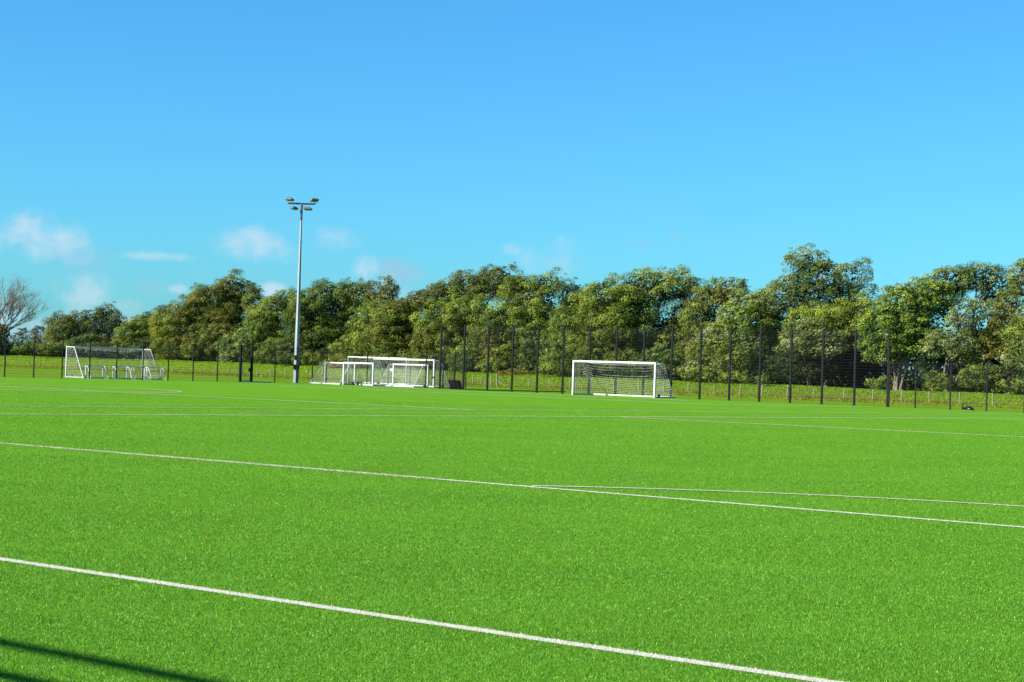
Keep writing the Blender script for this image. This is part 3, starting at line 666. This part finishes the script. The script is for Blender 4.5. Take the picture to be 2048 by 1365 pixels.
def tree(lobes_px, off, pal, label, cat='tree', name='broadleaf_tree', clump=.85, leaf=.13, dens=1.0, wind=.35, gap=0, fill=1., pal2=None, r0=.28, multi=1, base_x=None, group=None, mat='bark', depth=.8, skirt=True):
    global TI; TI += 1
    cx = sum(l[0]*l[2] for l in lobes_px)/sum(l[2] for l in lobes_px) if base_x is None else base_x
    s = (cx-1024)/FPX; D = float(zt(s))+off; mpp = D/FPX
    bx, by = s*D, D; bz = float(ground_z(bx, by)); g = random.Random(TI)
    root = empty(name, (bx, by, bz)); tag(root, label, cat, group)
    lobes = []
    for l in lobes_px:
        c = pt(l[0], l[1], D+g.uniform(-1.3, 1.3)); rx, rz = l[2]*mpp, l[3]*mpp; lobes.append((tuple(c-np.array([bx, by, bz])), (rx, max(rx, rz)*depth, rz)))
    shade_skirt = []
    if skirt and cat == 'tree':      # lower boughs to the ground; right-hand ones a dark mass standing for shade
        xs0 = min(l[0]-l[2] for l in lobes_px); xs1 = max(l[0]+l[2] for l in lobes_px); yb = max(l[1]+l[3]*.5 for l in lobes_px)
        ybase = float(742.3+.0315*(cx-1024)+(CAMH-bz)*FPX/D)
        if ybase-yb > 12:
            nk = max(1, int((xs1-xs0)/70)); hw = (xs1-xs0)/nk/2*1.15
            for i in range(nk):
                c = pt(xs0+(i+.5)*(xs1-xs0)/nk, (yb+ybase)/2-4, D-g.uniform(0, 1.5)); (shade_skirt if cx > 1540 else lobes).append((tuple(c-np.array([bx, by-(1.5 if cx > 1540 else 0), bz])), (hw*mpp, hw*mpp*.7, (ybase-yb)/2*mpp*1.15)))
    q, C = leaves(lobes, pal, clump, leaf, dens, wind, gap, fill, pal2, TI*13)
    if shade_skirt:
        q2, C2 = leaves(shade_skirt, 'deep', clump*.8, .14, .7, wind, .1, .5, None, TI*17); q = np.concatenate([q, q2]); C = np.concatenate([C, C2])  # near-black leaves painted as the shaded hollow under the right-hand trees
    zc = np.mean([c_[2] for c_, r_ in lobes]); q[:, :, 0] += .13*max(wind, .3)/.35*np.clip(q[:, :, 2]-zc, -2, 4)*(1 if cat == 'tree' else 0)     # swept over by the sea wind
    # nothing below the ground
    ok = (q[:, :, 2].min(1) > -.15); q = q[ok]; C = C[ok]
    np_mesh('crown', q.reshape(-1, 3), 4, M['leaf'], root, C)
    limbs('trunk', (0, 0, 0), lobes, r0, root, mat, multi, TI)
    return root
def bush(lobes_px, off, pal, label, **kw):
    kw.setdefault('clump', .45); kw.setdefault('leaf', .14); kw.setdefault('r0', .06); kw.setdefault('multi', 3)
    return tree(lobes_px, off, pal, label, cat='bush', name=kw.pop('name', 'bush'), **kw)

TR = 'trees in the belt beyond the meadow'; BU = 'bushes along the foot of the tree belt'
T = lambda *a, **k: tree(*a, group=TR, **k)
B_ = lambda *a, **k: bush(*a, group=BU, **k)
T([(125, 662, 38, 35), (150, 650, 25, 25)], 6, 'olive', 'dull round-topped tree above the left post of the far-left goal, right of the bare tree', wind=.4, pal2='brown', gap=.1)
T([(192, 657, 42, 38), (208, 628, 20, 17), (230, 650, 18, 22)], 9, 'deep', 'dark tree with a pointed ragged tip above the far-left goal', pal2='dark', gap=.1)
T([(262, 672, 36, 38), (272, 655, 24, 22)], 4, 'lime', 'smooth pale green rounded tree just right of the pointed dark one', clump=.6, leaf=.15, wind=.7, pal2='olive')
T([(300, 655, 34, 26), (322, 634, 24, 18)], 14, 'dark', 'dark low-crowned tree half hidden behind the yellowing tree', gap=.1)
T([(348, 668, 46, 40), (330, 645, 30, 26)], 4, 'yellow', 'tree with yellowing leaves in front of the tall dark tree left of the mast', pal2='olive')
T([(425, 618, 72, 52), (462, 588, 42, 38), (382, 635, 48, 42), (440, 655, 60, 40)], 10, 'dark', 'tall dark tree with an orange-tinged crown left of the mast', pal2='orange', clump=.85)
T([(500, 588, 14, 16), (506, 610, 20, 28), (515, 640, 26, 30)], 13, 'dark', 'thin ragged dark tree at the right shoulder of the tall orange-tinged tree', gap=.15)
T([(552, 630, 46, 42), (575, 600, 26, 22), (530, 650, 40, 40)], 9, 'olive', 'olive tree directly left of the mast, lower than its neighbours', pal2='lime')
T([(650, 612, 62, 50), (698, 602, 46, 42), (612, 632, 42, 46), (660, 668, 70, 46)], 8, 'dark', 'broad dark sycamore behind and right of the mast', pal2='olive', clump=.85)
T([(600, 690, 45, 32), (640, 706, 45, 26)], 3, 'dark', 'low leafy tree at the foot of the broad dark sycamore, behind the mast', clump=.6)
T([(758, 582, 32, 28), (770, 598, 22, 18)], 15, 'brown', 'small bronze-topped tree standing up between the dark sycamore and the windswept ridge', clump=.6, leaf=.15, gap=.15, fill=.4, pal2='orange')
T([(745, 655, 52, 48), (790, 640, 48, 42), (770, 690, 60, 36)], 5, 'lime', 'light yellow-green tree above the stored goals', pal2='olive', clump=.65, leaf=.15)
T([(700, 700, 36, 28), (730, 705, 30, 26)], 3, 'olive', 'leafy low tree behind the leftmost stored goal', clump=.6)
T([(800, 625, 46, 24), (856, 603, 54, 30), (918, 580, 55, 34), (972, 562, 42, 30), (1000, 580, 24, 26)], 13, 'olive', 'long windswept bronze-green tree rising to a peak right of centre', pal2='brown', clump=.6, leaf=.15, wind=.9)
T([(880, 655, 58, 46), (935, 632, 55, 42), (905, 690, 60, 42)], 7, 'olive', 'leafy sycamore in front of the windswept ridge tree', pal2='lime')
T([(848, 692, 30, 36)], 2, 'olive', 'narrow brownish-olive tree above the rightmost stored goals', pal2='brown', clump=.55, leaf=.15)
T([(1040, 590, 44, 38), (1092, 572, 32, 26), (1028, 566, 22, 18), (1080, 610, 40, 40)], 10, 'olive', 'tree with a swept-back pointed top between the windswept ridge and the broad centre-right sycamore', pal2='lime', gap=.08)
T([(1140, 592, 32, 28), (1150, 620, 30, 36)], 15, 'deep', 'dark tree in the dip left of the broad centre-right sycamore', pal2='dark', gap=.12)
T([(1010, 650, 58, 46), (1060, 662, 52, 50), (985, 690, 45, 34)], 6, 'dark', 'sycamore filling the space below the pointed-top tree', pal2='olive', clump=.85)
T([(986, 668, 24, 24), (980, 695, 18, 24)], 2, 'brown', 'small russet tree seen through the tall fence left of centre', clump=.5, leaf=.18, gap=.15, fill=.5)
T([(1205, 605, 58, 48), (1275, 585, 54, 44), (1338, 572, 46, 34), (1250, 630, 60, 45)], 9, 'olive', 'broad centre-right sycamore with a high rounded crown', pal2='lime', clump=.85)
T([(1150, 648, 58, 44), (1225, 662, 58, 44), (1180, 690, 50, 36)], 4, 'lime', 'yellow-green sycamore directly above the right-hand goal', pal2='olive')
T([(1340, 640, 48, 46), (1320, 690, 50, 40), (1370, 600, 24, 34)], 12, 'deep', 'shadowy gappy tree behind the right post of the right-hand goal', gap=.3, fill=.35, pal2='dark')
T([(1418, 603, 46, 40), (1395, 640, 34, 36), (1450, 580, 34, 22)], 10, 'brown', 'bronze and green tree behind the pale willow right of the goal', pal2='olive', clump=.55, leaf=.15)
T([(1465, 632, 56, 52), (1502, 612, 44, 38), (1425, 690, 42, 50), (1480, 700, 50, 46), (1530, 660, 28, 38)], 3, 'lime', 'large pale willow streaming in the wind right of the right-hand goal', pal2='grey', clump=.55, leaf=.15, wind=1.2)
T([(1605, 525, 42, 30), (1632, 560, 62, 40), (1695, 562, 40, 38), (1575, 578, 40, 24), (1725, 592, 28, 28), (1650, 610, 80, 40)], 12, 'dark', 'tallest tree, ragged and open-topped, right of the willow', pal2='grey', gap=.16, fill=.5, clump=.7)
T([(1655, 655, 58, 46), (1705, 640, 44, 50), (1600, 650, 40, 36)], 6, 'olive', 'olive tree below the tallest ragged tree', pal2='lime')
T([(1600, 678, 44, 38), (1642, 692, 46, 30)], 3, 'grey', 'low wind-combed pale tree behind the tall fence below the tallest tree', wind=1.2, clump=.55, leaf=.15, gap=.1)
T([(1800, 622, 62, 58), (1762, 655, 44, 50), (1848, 600, 50, 42), (1826, 672, 50, 44), (1768, 700, 40, 34)], 3, 'fresh', 'rounded green willow on several stems at the low end of the tall fence', pal2='lime', clump=.55, leaf=.15, wind=.5, multi=5, r0=.28, base_x=1796, mat='bark', skirt=False)
T([(1895, 568, 46, 32), (1955, 560, 46, 30), (1990, 580, 34, 34)], 12, 'dark', 'dark high tree behind the green willow towards the right edge', pal2='olive', gap=.12)
T([(1925, 630, 42, 30), (1900, 690, 50, 34), (1960, 700, 50, 40)], 4, 'grey', 'grey-green open willow between the green willow and the right edge', clump=.55, leaf=.15, gap=.18, fill=.4, multi=3, wind=.6, base_x=1905, mat='bark_pale', skirt=False)
T([(2015, 625, 36, 50), (2045, 560, 34, 42), (2000, 690, 34, 36)], 7, 'brown', 'bronze-leaved tree at the right edge', pal2='olive', gap=.08, clump=.6)
T([(2050, 700, 34, 60), (2100, 600, 60, 60)], 3, 'grey', 'pale green tree cut by the right edge of the view', pal2='olive')
T([(2180, 620, 70, 70), (2250, 650, 60, 60)], 6, 'olive', 'olive tree beyond the right edge of the view')
T([(-60, 650, 40, 40), (-120, 660, 50, 40)], 8, 'olive', 'olive tree beyond the left edge of the view')
# bushes
B_([(60, 698, 40, 12), (20, 700, 30, 12), (-30, 700, 40, 14)], 1, 'dark', 'low bramble bush at the left edge beneath the bare tree', pal2='fresh')
B_([(140, 697, 42, 12), (100, 700, 26, 10)], 1, 'dark', 'low bramble bush behind the left post of the far-left goal', pal2='fresh')
B_([(55, 680, 34, 22), (88, 672, 24, 20)], 10, 'brown', 'thin dark scrub with sky showing through, right of the bare tree', pal2='deep', gap=.35, fill=.25)
B_([(212, 700, 40, 14), (250, 702, 30, 12)], 1, 'dark', 'low dark bush under the crossbar of the far-left goal', pal2='brown')
B_([(305, 700, 40, 24), (340, 705, 30, 18)], 1.5, 'deep', 'dark bush right of the far-left goal', pal2='dark')
B_([(400, 695, 36, 30), (440, 680, 42, 32)], 2, 'olive', 'yellowish bush left of the gate', pal2='brown')
B_([(470, 698, 38, 30), (505, 680, 36, 30), (480, 715, 40, 18)], 1.5, 'grey', 'grey-green bush directly behind the gate', pal2='fresh')
B_([(560, 705, 40, 26), (530, 715, 28, 18)], 1.5, 'dark', 'green bush between the gate and the mast', pal2='olive')
B_([(630, 722, 30, 13)], 1, 'olive', 'small olive bush just right of the mast')
B_([(690, 728, 42, 9), (720, 730, 28, 8)], -1, 'rust', 'rust-coloured bracken patch seen through the leftmost stored goals', clump=.3, leaf=.14, pal2='orange', name='bracken_patch')
B_([(800, 722, 50, 16), (760, 725, 34, 12)], 1, 'dark', 'dark low bush behind the middle of the stored goals', pal2='olive')
B_([(930, 722, 36, 26), (945, 700, 26, 22)], 0, 'fresh', 'bright green bush behind the first tall fence posts', pal2='lime')
B_([(1000, 722, 30, 26), (985, 735, 26, 14)], 1, 'olive', 'olive bush beneath the small russet tree', pal2='lime')
B_([(1062, 690, 24, 34), (1060, 728, 28, 24)], 1, 'dark', 'upright ivy-like bush left of the right-hand goal', pal2='fresh')
B_([(1035, 748, 34, 8), (1010, 752, 20, 6)], -1.5, 'rust', 'orange bracken patch on the bank left of the right-hand goal', clump=.3, leaf=.13, pal2='orange', name='bracken_patch')
B_([(1110, 710, 34, 38), (1135, 735, 34, 22)], 1, 'dark', 'dense green bush beside the left post of the right-hand goal', pal2='fresh')
B_([(1190, 720, 44, 36), (1240, 730, 40, 26)], 2, 'dark', 'dark green bush behind the net of the right-hand goal', pal2='olive')
B_([(1320, 725, 40, 34), (1350, 745, 34, 20), (1290, 740, 30, 22)], 1, 'dark', 'dark green bush behind the right post of the right-hand goal', pal2='fresh')
B_([(1420, 752, 42, 16), (1470, 758, 34, 12)], 0, 'lime', 'low yellow-green bush under the pale willow', pal2='olive')
B_([(1524, 762, 12, 10)], -3, 'fresh', 'tiny bright bush by the stock fence under the willow', clump=.25, leaf=.12)
B_([(1752, 770, 20, 8), (1770, 765, 16, 10)], -1, 'fresh', 'small bright bush at the foot of the green willow', pal2='lime')
B_([(1880, 765, 30, 18), (1920, 770, 30, 14)], 1, 'olive', 'scrubby bush between the willows and the low right fence', pal2='dark')
B_([(1960, 755, 44, 24), (2010, 770, 36, 20)], 1, 'dark', 'dark bush behind the low fence at the far right', pal2='olive')
B_([(2060, 770, 40, 24), (2110, 770, 50, 26)], 0, 'dark', 'dark bush cut by the right edge of the view', pal2='fresh')

# undergrowth behind the trees, one mass, near-black to paint in the canopy shade
def undergrowth():
    g = np.random.default_rng(5); n = 70000
    px = g.uniform(-500, 2550, n); s = (px-1024)/FPX; D = zt(s)+g.uniform(9, 20, n)
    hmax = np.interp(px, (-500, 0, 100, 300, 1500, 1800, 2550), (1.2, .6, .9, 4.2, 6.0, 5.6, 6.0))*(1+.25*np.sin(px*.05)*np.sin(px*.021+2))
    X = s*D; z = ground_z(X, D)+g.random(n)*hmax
    P = np.c_[X, D, z]; Nn = g.normal(size=(n, 3)); Nn /= np.linalg.norm(Nn, axis=1)[:, None]
    t1 = np.cross(Nn, g.normal(size=(n, 3))); t1 /= np.linalg.norm(t1, axis=1)[:, None]; t2 = np.cross(Nn, t1); h = g.uniform(.14, .32, (n, 1))
    q = np.stack([P-t2*h, P+t1*h*.7, P+t2*h, P-t1*h*.7], 1)
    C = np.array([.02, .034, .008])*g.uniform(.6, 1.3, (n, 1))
    o = np_mesh('undergrowth', q.reshape(-1, 3), 4, M['leaf'], attr=C); tag(o, 'tangled undergrowth behind the tree belt, coloured dark to stand for shade', 'undergrowth', kind='stuff')
undergrowth()

# bare windswept tree at the left edge, ivy on its lower limbs
def bare_tree():
    s = (-6-1024)/FPX; D = float(zt(s))-2; base = (s*D, D, float(ground_z(s*D, D))); mpp = D/FPX
    root = empty('bare_tree', base); tag(root, 'leafless windswept tree with ivy at the left edge', 'tree')
    g = random.Random(3); m = MB()
    def br(p, d, L, r, lev):
        segs = 4; pts = [p]; q = p; dd_ = d.copy()
        for i in range(segs):
            dd_ = (dd_+Vector((g.uniform(-.16, .20), g.uniform(-.15, .15), g.uniform(-.10, .16)))).normalized(); q = q+dd_*(L/segs); pts.append(q)
        rr = [r*(1-.6*i/segs) for i in range(segs+1)]
        m.tube(pts, [max(x, .011) for x in rr], 5 if lev < 2 else 3, False)
        if lev >= 5: return
        k = (4, 4, 3, 3, 2)[lev]
        for j in range(k):
            t_ = g.uniform(.3, 1); i = min(segs-1, int(t_*segs)); pp = pts[i].lerp(pts[i+1], t_*segs-i)
            nd = (dd_*1.0+Vector((g.uniform(-.75, .95), g.uniform(-.7, .7), g.uniform(-.25, .75)))).normalized()
            br(pp, nd, L*g.uniform(.55, .8), max(r*.52, .014), lev+1)
    for dx, dz, L in ((.55, .62, 5.0), (.15, .95, 5.0), (-.5, .8, 4.6), (.85, .35, 4.4), (.35, .85, 4.2)):
        br(Vector((0, 0, 3.0)), Vector((dx, g.uniform(-.2, .2), dz)).normalized(), L*.92, .17, 0)
    m.tube([(0, 0, -.3), (.1, 0, 1.5), (0, 0, 3.1)], [.38, .30, .24], 8)
    m.build('trunk', M['bark_pale'], root)
    c = lambda x, y: tuple(pt(x, y, D)-np.array(base))
    q, C = leaves([(c(-8, 668), (2.2, 1.6, 1.7)), (c(-2, 690), (1.8, 1.4, 1.6))], 'deep', .5, .2, 1.0, .1, 0, 1., 'brown', 91)
    np_mesh('ivy', q.reshape(-1, 3), 4, M['leaf'], root, C)
bare_tree()

# meadow grass tufts: standing grass on the bank and dry seed heads along the stock fence
def tufts():
    g = np.random.default_rng(11); n = 260000
    px = g.uniform(-250, 2300, n); s = (px-1024)/FPX; u = np.where(g.random(n) < .5, g.uniform(-.35, 1.05, n), g.normal(0.06, .13, n))
    Y = zf(s)+(zt(s)-zf(s))*u; X = s*Y
    a = X*AV[0]+Y*AV[1]; b = X*BV[0]+Y*BV[1]; k = ~((a < A_FAR+1.2) & (b < B_FAR+.5)) & ~((a < A_FAR+1.2) & (a > 104) & (b < 131))
    X, Y, s, u, px = X[k], Y[k], s[k], u[k], px[k]; n = len(X); z = ground_z(X, Y)
    fieldn = .5+.5*np.sin(X*.35+np.sin(Y*.23)*2)*np.sin(Y*.17+np.cos(X*.19)*2)
    dry = np.exp(-((u-.06)/.14)**2)*(.02+.6*fieldn**3) > g.random(n)
    h = np.where(dry, g.uniform(.12, .42, n), g.uniform(.05, .17, n)); w = g.uniform(.02, .07, n)
    th = g.uniform(0, np.pi, n); dx, dy = np.cos(th)*w, np.sin(th)*w; ln = g.normal(.06, .06, n)
    v = np.empty((n, 3, 3)); v[:, 0] = np.c_[X-dx, Y-dy, z-.02]; v[:, 1] = np.c_[X+dx, Y+dy, z-.02]; v[:, 2] = np.c_[X+ln, Y+g.normal(0, .05, n), z+h]
    cg = np.array([.125, .235, .010])+np.array([.09, .10, .010])*g.random((n, 1)); cd = np.array([.25, .19, .045])*g.uniform(.6, 1.3, (n, 1))
    C = np.where(dry[:, None], cd, cg*g.uniform(.75, 1.2, (n, 1)))
    o = np_mesh('meadow_grass', v.reshape(-1, 3), 3, M['tuft'], attr=C); tag(o, 'rough meadow grass with dry seed heads along the stock fence', 'grass', kind='stuff')
tufts()
